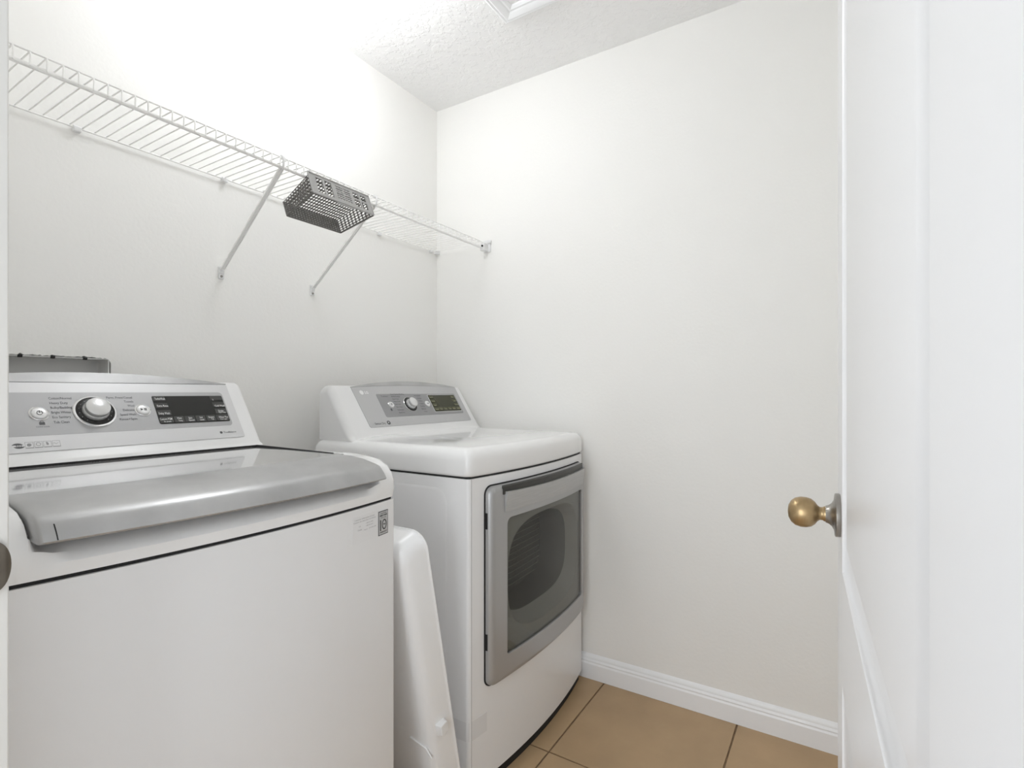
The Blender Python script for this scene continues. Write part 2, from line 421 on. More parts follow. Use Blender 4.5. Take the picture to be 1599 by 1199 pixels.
# lid: silver handle band, glass behind it
lid0, lid1 = .2395, .8155
ld = MB(); rings = []
def lid_prof(x):
    l = wy(x) - .026
    return [(l + .060, .9575), (l + .044, .945), (l + .030, .934), (l + .006, .9325), (l + .0012, .9338), (l, .936), (l + .006, .9455), (l + .015, .9565), (l + .022, .9615),
            (l + .034, .9655), (l + .07, .9730), (l + .115, .9780), (l + .150, .9780), (l + .150, .9600)]
stl = [lid0, lid0 + .0012, lid0 + .004, lid0 + .010] + [lid0 + .01 + (lid1 - lid0 - .02) * k / 18 for k in range(1, 18)] + [lid1 - .010, lid1 - .004, lid1 - .0012, lid1]
for x in stl:
    e = min(x - lid0, lid1 - x); R = .006
    q = (R - math.sqrt(max(0, R * R - max(0, R - e) ** 2))) * .6
    e2 = min(x - lid0, lid1 - x); q2 = 0.0
    P = lid_prof(x); c = (P[8][0], .957)
    rings.append([(x, y + (q2 if i < 9 else 0) + (q if i < 8 else 0), z - (q if 6 < i < 13 else 0)) for i, (y, z) in enumerate(P)])
ld.loft(rings)
lid = ld.build('lid', M_HANDLE, wm, smooth=40); lid['label'] = 'brushed silver lid handle band'
sm = MB()                                                   # seam at the left end of the handle band
sm.loft([[(x, wy(x) - .0262 + a, z) for x in (.2555, .2568)] + [(x, wy(x) - .0262 + a + .004, z) for x in (.2568, .2555)] for a, z in ((.0000, .9365), (.006, .9460), (.0135, .9550))])
sm.build('band_seam', M_BLACK, lid)
lg = MB(); rings = []
for k in range(15):
    x = .2395 + (.8260 - .2395) * k / 14
    l = wy(min(x, .8155)) - .026 + .1505
    xe = x
    rings.append([(x, l, .9625), (x, l, .9772), (x, l + .2, .9757), (x, 1.3350, .9725), (x, 1.3350, .9600)])
lg.loft(rings); lgo = lg.build('lid_glass', M_LIDGLASS, lid, smooth=30); lgo['label'] = 'grey glass lid pane'
MB().box(.210, .846, 1.3360, 1.3480, .960, .9778).build('hinge_gap', M_BLACK, wm)
gp = MB(); gp.loft([[(.8405, 1.336, .966), (.8445, 1.336, .966), (.8445, 1.336, .9775), (.8405, 1.336, .9775)],
                    [(.8190, 1.000, .968), (.8210, 1.000, .968), (.8210, 1.000, .9785), (.8190, 1.000, .9785)]])
gp.build('lid_gap', M_BLACK, wm)
# console
FW = frame_at(.985)
cp = [(1.335, .9772), (1.3385, .9790), (1.344, .9810), (1.350, .985), (1.4525, 1.1385), (1.457, 1.1435), (1.464, 1.1462), (1.495, 1.146), (1.506, 1.140), (1.512, 1.128), (1.512, .9772)]
def console(x0, x1, prof, R, nfront, parent):
    """slanted housing lofted along x, its ends rounded over; the first nfront points belong to the front"""
    es = [R * (1 - math.cos(PI / 2 * k / 7)) for k in range(8)]
    xs_ = [x0 + e for e in es] + [x1 - e for e in reversed(es)]
    rings = []
    for x in xs_:
        e = min(x - x0, x1 - x)
        d = R - math.sqrt(max(0, R * R - max(0, R - e) ** 2))
        ya, za = prof[-1]; q = 1 - d / .17                  # shrink towards the lower back edge
        rg = [(x, ya + (y - ya) * q, za + (z - za) * q) for y, z in prof]
        rings.append(rg)
    return MB().loft(rings).build('console', M_PLAST, parent, smooth=32)
console(.203, .868, cp, .018, 6, wm)
MB().plate(rrect(.222, .824, .0175, .1862, [.006, .006, .004, .004]), FW, 0, .0016).build('control_panel', M_SILVER, wm, bevel=.0006, seg=1)
ins = MB().plate(rrect(.232, .8025, .0545, .1600, [.004, .010, .010, .004]), FW, .0012, .0021).build('panel_inset', M_SILVER_D, wm, bevel=.0005, seg=1)
# arched silver top strip
rings = []
for k in range(29):
    x = .222 + (.824 - .222) * k / 28; u = (x - .523) / .301
    vt = .1875 + .0265 * (1 - u * u) + .0006
    rings.append([FW(x, .1868, 0.0), FW(x, .1868, .0022), FW(x, vt, .0022), FW(x, vt, 0.0) + Vector((0, .004, .001)), FW(x, vt, 0) + Vector((0, .045, -.004)), FW(x, .178, -.035)])
MB().loft(rings).build('top_strip', M_HANDLE, wm, smooth=40)['label'] = 'arched brushed silver strip'
# dial
def dial(parent, fr, cx, cy, rr, rb, rk, hk, label):
    O = fr(cx, cy, .002); n = (fr(0, 0, 1) - fr(0, 0, 0))
    d = MB().lathe([(.0, -.001), (rr, -.001), (rr, .0015), (rr - .0015, .0028), (rb, .0026), (rb, .001), (0, .001)], O, n, 56).build('program_dial', M_CHROME, parent, smooth=40)
    d['label'] = label
    MB().lathe([(.0, .0012), (rb, .0012), (rb - .003, .0024), (rk, .0028), (0, .0028)], O, n, 56).build('dial_ring', M_DIALBLK, d, smooth=40)
    kb = MB().lathe([(.0, .002), (rk + .0015, .002), (rk + .002, .006), (rk + .0005, hk * .45), (rk - .0005, hk * .52), (rk, hk * .58), (rk - .0008, hk * .9), (rk - .004, hk), (0, hk + .001)], O, n, 48)
    kb.build('dial_knob', M_KNOB, d, smooth=35)
    mk = MB()
    for q in range(14):
        a = math.radians(-50 + q * 280 / 13.0)
        mk.plate(circ(cx + (rb - .006) * math.cos(a), cy + (rb - .006) * math.sin(a), .0009, 8), fr, .0036, .0054)
    mk.build('dial_marks', M_TXT_G, d)
    return d
dial(wm, FW, .505, .1085, .0410, .0362, .0235, .024, 'silver program dial with black ring')
def button(fr, cx, cy, r, parent, name, icon):
    O = fr(cx, cy, .0018); n = (fr(0, 0, 1) - fr(0, 0, 0))
    b = MB().lathe([(.0, 0), (r * 1.34, 0), (r * 1.34, .0012), (r * 1.2, .0024), (r * 1.04, .0010), (0, .0010)], O, n, 36).build(name, M_CHROME, parent, smooth=40)
    MB().lathe([(.0, .0008), (r, .0008), (r, .0030), (r * .9, .0042), (r * .4, .0036), (0, .0034)], O, n, 36).build('button_cap', M_BTN, b, smooth=50)
    ic = MB(); T0, T1 = .0056, .0062
    if icon == 'power':
        for q in range(22):
            a = math.radians(120 + q * 300 / 22.0); a2 = math.radians(120 + (q + 1) * 300 / 22.0)
            ic.plate([(cx + ra * math.cos(t_), cy + ra * math.sin(t_)) for ra, t_ in ((r * .40, a), (r * .40, a2), (r * .31, a2), (r * .31, a))], fr, T0, T1)
        ic.plate([(cx - r * .05, cy), (cx + r * .05, cy), (cx + r * .05, cy + r * .45), (cx - r * .05, cy + r * .45)], fr, T0, T1)
    else:
        ic.plate([(cx - r * .45, cy - r * .25), (cx - r * .02, cy), (cx - r * .45, cy + r * .25)], fr, T0, T1)
        for q in (.15, .38):
            ic.plate([(cx + r * q, cy - r * .25), (cx + r * (q + .13), cy - r * .25), (cx + r * (q + .13), cy + r * .25), (cx + r * q, cy + r * .25)], fr, T0, T1)
    ic.build('button_icon', M_TXT, b)
    return b
button(FW, .4078, .1070, .0128, wm, 'power_button', 'power')
button(FW, .5995, .1090, .0128, wm, 'start_button', 'start')
# lettering on the panel
tx = MB(); ht = .0058
for s, x0, x1, v in (('Cotton/Normal', .4288, .4685, .1417), ('Heavy Duty', .4288, .4600, .1297), ('Bulky/Bedding', .4284, .4655, .1180),
                     ('Bright Whites', .4280, .4610, .1060), ('Eco Sanitary', .4278, .4590, .0942), ('Tub Clean', .4278, .4545, .0818),
                     ('Perm. Press/Casual', .5330, .5850, .1423), ('Towels', .5660, .5850, .1308), ('Wool', .5705, .5845, .1195),
                     ('Delicates', .5590, .5840, .1075), ('Speed Wash', .5505, .5830, .0955), ('Rinse+Spin', .5470, .5825, .0830)):
    text_mesh(tx, s, FW, x0, x1, v, ht, .0023, .012)
text_mesh(tx, 'Child Lock', FW, .398, .4200, .0735, .0035, .0023)
lk = MB().plate(rrect(.404, .4135, .0795, .0860, .001), FW, .0021, .0023)
for q in range(10):
    a = PI * q / 10; a2 = PI * (q + 1) / 10
    lk.plate([(.4088 + ra * math.cos(t_), .086 + ra * math.sin(t_)) for ra, t_ in ((.0035, a), (.0035, a2), (.0025, a2), (.0025, a))], FW, .0021, .0023)
text_mesh(tx, 'TrueBalance', FW, .7700, .8035, .0320, .0052, .0018, .01)
tx.build('panel_lettering', M_TXT, wm)['kind'] = 'stuff'
lk.build('lock_icon', M_TXT, wm)
MB().plate(circ(.7640, .0345, .0036, 12), FW, .0016, .0018).build('balance_icon', M_TXT, wm)
# motion emblem and four wash icons
em = MB()
for sgn in (1, -1):
    for q in range(14):
        a = math.radians(15 + 150 * q / 14) * sgn; a2 = math.radians(15 + 150 * (q + 1) / 14) * sgn
        w1 = .0042 * math.sin(PI * q / 14) ** .7 + .0002; w2 = .0042 * math.sin(PI * (q + 1) / 14) ** .7 + .0002
        off = -.0012 * sgn
        em.plate([(.3645 + off + .0088 * math.cos(a), .0335 + .0060 * math.sin(a)), (.3645 + off + .0088 * math.cos(a2), .0335 + .0060 * math.sin(a2)),
                  (.3645 + off + (.0088 - w2 * .5) * math.cos(a2), .0335 + (.0060 - w2) * math.sin(a2)), (.3645 + off + (.0088 - w1 * .5) * math.cos(a), .0335 + (.0060 - w1) * math.sin(a))], FW, .0016, .0018)
text_mesh(em, '6', FW, .3608, .3640, .0305, .0062, .0019)
text_mesh(em, 'M', FW, .3650, .3695, .0310, .0046, .0019)
em.build('motion_emblem', M_TXT, wm)
ic = MB()
for q in range(4):
    x0 = .3748 + q * .0142
    for (a, b, c, d) in ((x0, x0 + .0128, .0268, .0284), (x0, x0 + .0004, .0284, .0410), (x0 + .0124, x0 + .0128, .0284, .0410), (x0, x0 + .0128, .0407, .0411)):
        ic.plate([(a, c), (b, c), (b, d), (a, d)], FW, .0016, .0018)
ic.plate(circ(.3810, .0345, .0034, 14), FW, .0016, .0019)
ic.plate([(.382, .0335), (.3855, .0345), (.382, .037)], FW, .0016, .0018)
for q in range(20):
    a = 2 * PI * q / 20; a2 = 2 * PI * (q + 1) / 20
    ic.plate([(.3954 + ra * math.cos(t_), .0352 + ra * math.sin(t_)) for ra, t_ in ((.0040, a), (.0040, a2), (.0030, a2), (.0030, a))], FW, .0016, .0018)
ic.plate([(.4080, .033), (.4105, .0315), (.4118, .0350), (.4095, .0395), (.4075, .0385)], FW, .0016, .0018)
for q in range(8):
    x = .4185 + q * .0011
    ic.plate([(x, .0345 + .0012 * math.sin(q)), (x + .0011, .0345 + .0012 * math.sin(q + 1)), (x + .0011, .0353 + .0012 * math.sin(q + 1)), (x, .0353 + .0012 * math.sin(q))], FW, .0016, .0018)
ic.build('wash_icons', M_TXT_G, wm)
# display with keys
dsp = MB().plate(rrect(.6268, .7985, .0675, .1482, .004), FW, .0018, .0032).build('display', M_SCREEN, wm, bevel=.0005, seg=1)
dsp['label'] = 'black display with lettered keys'
def key(x0, x1, v0, v1, m=M_KEY):
    k = MB(); h = (v1 - v0)
    k.loft([[FW_(x0, v0, .0031), FW_(x1, v0, .0031), FW_(x1, v1, .0031), FW_(x0, v1, .0031)],
            [FW_(x0 + .0006, v0 + h * .55, .0036), FW_(x1 - .0006, v0 + h * .55, .0036), FW_(x1 - .0004, v1 - .0006, .0042), FW_(x0 + .0004, v1 - .0006, .0042)]])
    return k
FW_ = FW
for (a, b, c, d) in ((.6275, .6555, .1330, .1478), (.6278, .6572, .1120, .1275), (.6280, .6590, .0905, .1065),
                     (.7655, .7975, .1330, .1478), (.7665, .7978, .1120, .1275), (.7675, .7980, .0905, .1065),
                     (.6285, .6590, .0685, .0875), (.6610, .6840, .0685, .0880), (.6860, .7110, .0685, .0880), (.7130, .7370, .0685, .0880), (.7390, .7625, .0685, .0880), (.7645, .7975, .0685, .0880)):
    key(a, b, c, d).build('key', M_KEY, dsp)
tx = MB(); tt = .0046
for s, x0, x1, v, h in (('TurboWash', .6312, .6545, .1362, .0062), ('Extra Rinse', .6318, .6565, .1155, .0060), ('Delay Wash', .6300, .6550, .0938, .0060),
                        ('Custom PGM', .6285, .6560, .0775, .0058), ('3s press', .6360, .6520, .0715, .0034), ('Wash', .6675, .6785, .0790, .0050), ('Temp.', .6690, .6795, .0722, .0046),
                        ('Spin', .6945, .7030, .0785, .0050), ('Speed', .6935, .7070, .0720, .0046), ('Soil', .7215, .7285, .0785, .0050), ('Level', .7210, .7310, .0722, .0046),
                        ('Steam', .7435, .7580, .0785, .0050), ('Tub', .7490, .7560, .0725, .0046), ('Water Plus', .7702, .7945, .0770, .0055), ('Tub Light', .7720, .7910, .0715, .0032),
                        ('Signal', .7700, .7720, .1330, .0050), ('Cold Wash', .7702, .7968, .1125, .0058), ('Drain', .7750, .7885, .0965, .0056), ('+Spin Only', .7735, .7930, .0925, .0032)):
    text_mesh(tx, s, FW, x0, x1, v, h, tt, .01)
tx.build('key_lettering', M_TXT_W, dsp)
# stickers on the front
def fcurve(fy): return lambda x, z, t: Vector((x, fy(x) - t, z))
FF = fcurve(wy)
def curved_plate(mb, x0, x1, z0, z1, fr, t0, t1, n=8):
    rings = []
    for k in range(n + 1):
        x = x0 + (x1 - x0) * k / n
        rings.append([fr(x, z0, t0), fr(x, z0, t1), fr(x, z1, t1), fr(x, z1, t0)])
    return mb.loft(rings)
stk = curved_plate(MB(), .8140, .8475, .8075, .8600, FF, 0, .0004).build('warranty_sticker', M_LABEL_E, wm)
stk['label'] = 'silver sticker with a large black 10'
curved_plate(MB(), .8158, .8457, .8093, .8582, FF, .0003, .0007).build('sticker_face', M_LABEL, stk)
tx = MB()
for s, x0, x1, z, h, b in (('INVERTER', .820, .842, .8535, .0024, 0), ('DIRECT DRIVE', .8185, .8435, .8485, .0032, .03), ('MOTOR', .822, .840, .8440, .0022, 0),
                           ('1', .8195, .8228, .8185, .0215, .045), ('WARRANTY', .8185, .8432, .8125, .0030, .01), ('YEAR', .8300, .8378, .8285, .0030, .03)):
    text_mesh(tx, s, FF, x0, x1, z, h, .0009, b)
for q in range(28):                                         # the ring of the zero
    a = 2 * PI * q / 28; a2 = 2 * PI * (q + 1) / 28
    pts = [(.8339 + ra * 1.0 * math.cos(t_), .8297 + rb_ * math.sin(t_)) for ra, rb_, t_ in ((.0080, .0112, a), (.0080, .0112, a2), (.0056, .0088, a2), (.0056, .0088, a))]
    tx.add([FF(p[0], p[1], .0009) for p in pts], [(0, 1, 2, 3)])
tx.build('sticker_lettering', M_DIALBLK, stk)
cl = curved_plate(MB(), .7340, .8100, .8080, .8640, FF, 0, .0003).build('clear_sticker', M_CLEARLBL, wm)
tx = MB()
for s, x0, x1, z, h in (('Customer Information Center', .7395, .8010, .8560, .0026), ('Centro de atencion al cliente', .7370, .8045, .8510, .0026), ('US', .7525, .7575, .8410, .0026), ('Canada', .7490, .7610, .8340, .0026),
                        ('1-800-243-0000', .7740, .7960, .8445, .0020), ('1-888-542-2623', .7740, .7960, .8390, .0020), ('Register', .7680, .7790, .8315, .0022), ('your product online', .7830, .8060, .8320, .0028)):
    text_mesh(tx, s, FF, x0, x1, z, h, .0006)
tx.build('sticker_lettering', M_TXT_G, cl)

# ================================================================== DRYER
DX0, DX1, DC, DH = 1.152, 1.893, 1.5225, .3705
def dy(x): return .822 + .033 * ((x - DC) / DH) ** 2
dr = thing('clothes_dryer', 'white front loading dryer with grey glass door, standing in the far corner', 'dryer', (DC, 1.17, 0))
ol = bow_outline(DX0, DX1, 1.47, dy, .012)
cb = MB().loft([[(x, y, z) for x, y in ol] for z in (.034, .382, .752, .881)])
def behind_door(f):
    p = [cb.v[i] for i in f]
    return len(p) == 4 and all(1.26 < q[0] < 1.83 and q[1] < .87 and .38 < q[2] < .76 for q in p)
keep = [q for q, f in enumerate(cb.f) if not behind_door(f)]
cb.f = [cb.f[q] for q in keep]; cb.mi = [0] * len(keep)
cb.build('cabinet', M_CABINET, dr, smooth=40)
ol2 = bow_outline(DX0 + .012, DX1 - .008, 1.46, lambda x: dy(x) + .010, .01)
MB().loft([[(x, y, .0) for x, y in ol2], [(x, y, .036) for x, y in ol2]]).build('plinth_shade', M_BLACK, dr)  # black block brought forward to paint the shadow gap under the cabinet
ol2 = bow_outline(DX0 + .005, DX1 - .005, 1.465, lambda x: dy(x) + .005, .008)
MB().loft([[(x, y, .880) for x, y in ol2], [(x, y, .888) for x, y in ol2]]).build('seam_gap', M_BLACK, dr)
sg = MB()
for x in (DX0 + .0105,):                                    # fold line between side and front panel
    sg.tube([(x, dy(x) + .0005, .036), (x, dy(x) + .0005, .880)], .0010, 6)
sg.build('panel_seam', M_TXT_G, dr)
rings = []
R = .034
for ins_, z in [(.004, .8860), (-.001, .8885), (-.003, .894), (-.003, .931)] + [(-.003 + R * (1 - math.cos(a)), .931 + R * math.sin(a)) for a in [k * PI / 16 for k in range(1, 9)]] + [(.050, .9668), (.075, .9690), (.110, .9712), (.150, .9722), (.200, .9728)]:
    o_ = bow_outline(DX0, DX1, 1.495, dy, .024, inset=ins_) if ins_ < .05 else bow_outline(DX0, DX1, 1.495, dy, .03, inset=ins_)
    rings.append([(x, y, z) for x, y in o_])
MB().loft(rings).build('top_cover', M_ENAMEL, dr, smooth=45)
FD = frame_at(.997)
cp = [(1.312, .9600), (1.328, .971), (1.341, .983), (1.350, .997), (1.4420, 1.135), (1.447, 1.1395), (1.454, 1.142), (1.474, 1.142), (1.483, 1.138), (1.488, 1.13), (1.488, .9600)]
console(1.163, 1.884, cp, .026, 6, dr)
rings = []
def dtop(x):                                                # panel top edge, slightly arched
    return .1665 + .0085 * (1 - ((x - 1.55) / .29) ** 2) + .004 * (x - 1.26) / .58
MB().plate([(1.262, .006), (1.266, .0015), (1.834, .0015), (1.838, .006)] + [(x, dtop(x)) for x in [1.842 - (1.842 - 1.256) * k / 20 for k in range(21)]], FD, 0, .0016).build('control_panel', M_DRY_PANEL, dr)
MB().plate(rrect(1.3560, 1.8115, .0382, .1378, [.008, .008, .006, .006]), FD, .0012, .0022).build('panel_inset', M_DRY_INSET, dr, bevel=.0005, seg=1)
rings = []
for k in range(29):
    x = 1.256 + (1.842 - 1.256) * k / 28; u = (x - 1.549) / .293
    v0 = dtop(x) + .0006; vt = v0 + .001 + .0185 * (1 - u * u)
    rings.append([FD(x, v0, 0), FD(x, v0, .002), FD(x, vt, .002), FD(x, vt, 0) + Vector((0, .004, .001)), FD(x, vt, 0) + Vector((0, .034, -.004)), FD(x, v0 - .01, -.025)])
MB().loft(rings).build('top_strip', M_HANDLE, dr, smooth=40)['label'] = 'arched brushed silver strip'
dial(dr, FD, 1.5080, .0890, .0328, .0308, .0200, .024, 'white dial with black ring')
button(FD, 1.4070, .0900, .0105, dr, 'power_button', 'power')
button(FD, 1.6080, .0900, .0105, dr, 'start_button', 'start')
tx = MB(); ht = .0056
LN = ('Steam Sanitary/Bedding', 'Bulky/Large', 'Steam Fresh', 'Heavy Duty', 'Normal', 'Perm. Press', 'Delicates', 'Speed Dry')
LV = (.1335, .1237, .1123, .1012, .0893, .0770, .0642, .0527); LE = (1.4990, 1.4720, 1.4590, 1.4620, 1.4570, 1.4590, 1.4600, 1.4590)
for s, v, e in zip(LN, LV, LE): text_mesh(tx, s, FD, 1.4275, e, v, ht, .0024, .012)
RN = ('Anti Bacterial', 'Freshen', 'Air Dry', 'Towels', 'Time Dry', 'Manual', 'Wool'); RXS = (1.552, 1.563, 1.564, 1.563, 1.5600, 1.5595, 1.568)
for q, (s, x0) in enumerate(zip(RN, RXS)): text_mesh(tx, s, FD, x0, 1.5885 - .0008 * q, .1263 - .0124 * q, ht, .0024, .012)
text_mesh(tx, 'TrueSteam', FD, 1.3760, 1.4105, .1245, .0060, .0024, .01)
MB().plate(rrect(1.3935, 1.4010, .0640, .0735, .001), FD, .0022, .0024).build('lock_icon', M_TXT, dr)
text_mesh(tx, 'Sensor Dry', FD, 1.2890, 1.3390, .0108, .0085, .0018, .015)
tx.build('panel_lettering', M_TXT, dr)['kind'] = 'stuff'
tx = MB()
tx.lathe([(0, .0014), (.0092, .0014), (.0088, .0022), (0, .0022)], FD(1.2930, .1445, 0), FD(0, 0, 1) - FD(0, 0, 0), 28)
em = tx.build('brand_emblem', M_BTN, dr, smooth=40)
tx = MB(); text_mesh(tx, 'LG', FD, 1.3080, 1.3240, .1395, .0105, .0018, .03)
tx.build('brand_lettering', M_BTN, dr)
em = MB().plate(circ(1.3545, .0160, .0080, 28), FD, .0014, .0020).build('sensor_emblem', M_TXT, dr)
tx = MB(); tx.plate([(1.3515, .0135), (1.3575, .0165), (1.3530, .0200)], FD, .0019, .0022); tx.build('emblem_mark', M_TXT_W, em)
dsp = MB().plate(rrect(1.6300, 1.8060, .0490, .1325, .003), FD, .0018, .0028).build('display', M_SILVER, dr)
MB().plate(rrect(1.6325, 1.8035, .0515, .1305, .003), FD, .0024, .0034).build('display_screen', M_SCREEN_G, dsp)['label'] = 'dark olive display screen'
FW_ = FD
for (a, b, c, d) in [(1.6345, 1.6600, c0, c0 + .0145) for c0 in (.1140, .0945, .0755)] + [(1.7730, 1.8020, c0, c0 + .0145) for c0 in (.1140, .0945, .0755)] + \
                    [(1.6345 + q * .0282, 1.6345 + q * .0282 + .0262, .0535, .0715) for q in range(6)]:
    k = key(a, b, c, d); k.build('key', M_KEY_G, dsp)
tx = MB()
for s, x0, x1, v, h in (('Damp Dry', 1.6375, 1.6580, .1165, .005), ('Wrinkle', 1.6385, 1.6570, .0970, .005), ('Signal', 1.6390, 1.6560, .0780, .005), ('More', 1.7770, 1.7940, .1165, .005), ('Less', 1.7790, 1.7935, .0970, .005), ('Rack Dry', 1.7760, 1.7990, .0780, .005),
                        ('Custom', 1.6375, 1.6580, .0590, .006), ('Dry', 1.6680, 1.6820, .0590, .006), ('Temp.', 1.6940, 1.7110, .0590, .006), ('Time', 1.7235, 1.7380, .0590, .006), ('Eco', 1.7520, 1.7650, .0590, .006), ('Reduce', 1.7785, 1.7990, .0590, .006)):
    text_mesh(tx, s, FD, x0, x1, v, h, .0046, .015)
tx.build('key_lettering', M_TXT_Y, dsp)
# side panel emboss
sp_ = MB(); rings = []
for ins_, dx in ((0, 0), (.004, .0012), (.008, .0016)):
    rings.append([(DX0 - dx, a, b) for a, b in rrect(.93 + ins_, 1.40 - ins_, .12 + ins_, .85 - ins_, .045, 6)])
sp_.loft(rings, cap0=False).build('side_emboss', M_CABINET, dr, smooth=40)
# tape residue round the lower front corner
tp = MB(); rings = []
pts = [(DX0 - .0004, .915), (DX0 - .0004, .890), (DX0 - .0003, dy(DX0) + .010), (DX0 + .003, dy(DX0) + .0015), (DX0 + .012, dy(DX0 + .012) - .0006)] + [(x, dy(x) - .0006) for x in (1.18, 1.20, 1.222)]
for x, y in pts: rings.append([(x, y, .165), (x + .0002, y + .0012, .165), (x + .0002, y + .0012, .218), (x, y, .218)])
tp.loft(rings).build('tape_residue', M_TAPE, dr)

# door of the dryer
DFr = lambda x, z, t: Vector((x, dy(x) - t, z))
def ring_strip(mb, polys, ts, cap1=False, cap0=False):
    return mb.loft([[DFr(a, b, t) for a, b in p] for p, t in zip(polys, ts)], cap0=cap0, cap1=cap1)
E0x, E1x, E0z, E1z = 1.214, 1.852, .290, .853
def dpoly(ins_, n=10):                                      # outline resampled so it follows the bow
    r = max(.003, .024 - ins_)
    base = rrect(E0x + ins_, E1x - ins_, E0z + ins_, E1z - ins_, [r, r, r, r], 6)
    return resample(base)
def resample(base, step=.03):
    out = []
    for i in range(len(base)):
        a = base[i]; b = base[(i + 1) % len(base)]
        L = math.hypot(b[0] - a[0], b[1] - a[1]); m = max(1, int(L / step))
        m = 16 if L > .2 else 1
        for k in range(m): out.append((a[0] + (b[0] - a[0]) * k / m, a[1] + (b[1] - a[1]) * k / m))
    return out
G0x, G1x, G0z, G1z = 1.283, 1.814, .360, .757
def gpoly(ins_):
    return resample(rrect(G0x + ins_, G1x - ins_, G0z + ins_, G1z - ins_, [.010, .010, .010, .020], 6))
dd = MB()
OUT = [(dpoly(0), -.003), (dpoly(0), .006), (dpoly(.0015), .013), (dpoly(.006), .0195), (dpoly(.013), .0225), (dpoly(.020), .0225)]
ring_strip(dd, [p for p, t in OUT], [t for p, t in OUT])
# flat face between the rounded rim and the window, without a cut for the handle slot
NF = dpoly(.020); GF = gpoly(0)
ring_strip(dd, [GF, gpoly(.001), gpoly(.0015)], [.0225, .0215, .012])
# bridge rim loop to window loop (quads by matching loops of equal length)
assert len(NF) == len(GF)
SL0, SL1, SZ = 1.272, 1.824, .826                           # handle slot
n_ = len(NF)
def infslot(p): return False
vs = [DFr(a, b, .0225) for a, b in NF] + [DFr(a, b, .0225) for a, b in GF]
fs = []
for i in range(n_):
    j = (i + 1) % n_
    fs.append((i, j, n_ + j, n_ + i))
dd.add(vs, fs)
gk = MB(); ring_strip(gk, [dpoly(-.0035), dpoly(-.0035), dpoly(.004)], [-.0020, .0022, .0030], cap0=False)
gk.build('door_gap_shadow', M_BLACK, dr)  # black ring painted as the shadow gap round the door
dro = dd.build('door', M_DOORSIL, dr, smooth=40); dro['label'] = 'silver framed door with dark window'
# handle: dark strip painted as the slot's shade, over a brushed bar along the upper rail
sl = MB(); rings = []
for k in range(21):
    x = 1.262 + (1.826 - 1.262) * k / 20
    rings.append([DFr(x, .826, .0235), DFr(x, .8300, .0245), DFr(x, .8490, .0235), DFr(x, .8528, .0200), DFr(x, .840, .020)])
sl.loft(rings).build('handle_slot_shade', M_SLOT_SHADE, dro, smooth=30)
br = MB(); rings = []
for k in range(21):
    x = 1.272 + (1.826 - 1.272) * k / 20
    u = (x - 1.549) / .277
    zt = .8345 - .0045 * (1 - u * u)
    rings.append([DFr(x, .7745, .0230), DFr(x, .7750, .0245), DFr(x, .800, .0285), DFr(x, zt - .004, .0325), DFr(x, zt, .0325), DFr(x, zt, .022)])
br.loft(rings).build('handle_bar', M_DOORBAR, dro, smooth=30)
for x in (1.824,):
    MB().loft([[DFr(x - .006, .8285, .021), DFr(x + .006, .8285, .021), DFr(x + .006, .8285, .030), DFr(x - .006, .8285, .030)],
               [DFr(x - .006, .8500, .021), DFr(x + .006, .8500, .021), DFr(x + .006, .8500, .0245), DFr(x - .006, .8500, .0245)]]).build('slot_end', M_DOORSIL, dro, bevel=.002, seg=2)
for z in (.395, .735):
    MB().box(E0x - .0015, E0x + .003, dy(E0x) - .009, dy(E0x) + .002, z, z + .045).build('hinge_cover', M_BLACK, dro)
# grey printed border round a deep barrel-shaped opening with the drum behind
def sup(cx, cz, a, b, e, n):
    out = []
    for k in range(n):
        t = PI + 2 * PI * (k + .5) / n
        c, s = math.cos(t), math.sin(t)
        out.append((cx + a * abs(c) ** (2 / e) * (1 if c > 0 else -1), cz + b * abs(s) ** (2 / e) * (1 if s > 0 else -1)))
    return out
NN = 64
def sq(n):                                                  # pane outline sampled by angle to match the opening
    out = []
    cx, cz, hx, hz = (G0x + G1x) / 2, (G0z + G1z) / 2, (G1x - G0x) / 2 - .002, (G1z - G0z) / 2 - .002
    for k in range(n):
        t = PI + 2 * PI * (k + .5) / n
        c, s = math.cos(t), math.sin(t); m = max(abs(c), abs(s))
        out.append((cx + hx * c / m, cz + hz * s / m))
    return out
OC = (1.545, .567, .2435, .170)
bd = MB()
ring_strip(bd, [sq(NN), sup(*OC[:2], OC[2], OC[3], 3.2, NN)], [.0105, .0105])
bd.build('window_border', M_BORDER, dro)
def deep(cx, cz, a, b, e, y): return [(x, y, z) for x, z in sup(cx, cz, a, b, e, NN)]
op = MB()
o0 = [DFr(a, b, .0105) for a, b in sup(*OC[:2], OC[2], OC[3], 3.2, NN)]
op.loft([o0, deep(1.54, .570, .225, .150, 3.2, .852), deep(1.54, .571, .218, .144, 3.2, .862)], cap0=False, cap1=False).build('window_rim', M_DRUMRING, dro, smooth=50)
op = MB()
op.loft([deep(1.54, .571, .218, .144, 3.2, .862), deep(1.535, .575, .214, .140, 3.0, .90), deep(1.53, .58, .205, .135, 2.8, .955)], cap0=False, cap1=True).build('drum', M_DRUM, dro, smooth=50)
fn = MB()
for q in range(11):                                         # fine paler lines across the drum opening
    z = .465 + q * .0205
    fn.tube([(1.34, .951, z + .004), (1.53, .949, z), (1.72, .951, z + .004)], .0013, 6)
fn.build('drum_lines', M_LINE, dro, smooth=50)
pv = MB(); ring_strip(pv, [gpoly(.002), gpoly(.002)], [.0145, .0175])
gx_ = []
for k in range(17):
    x = G0x + .002 + (G1x - G0x - .004) * k / 16
    gx_.append([DFr(x, G0z + .002, .0145), DFr(x, G0z + .002, .0175), DFr(x, G1z - .002, .0175), DFr(x, G1z - .002, .0145)])
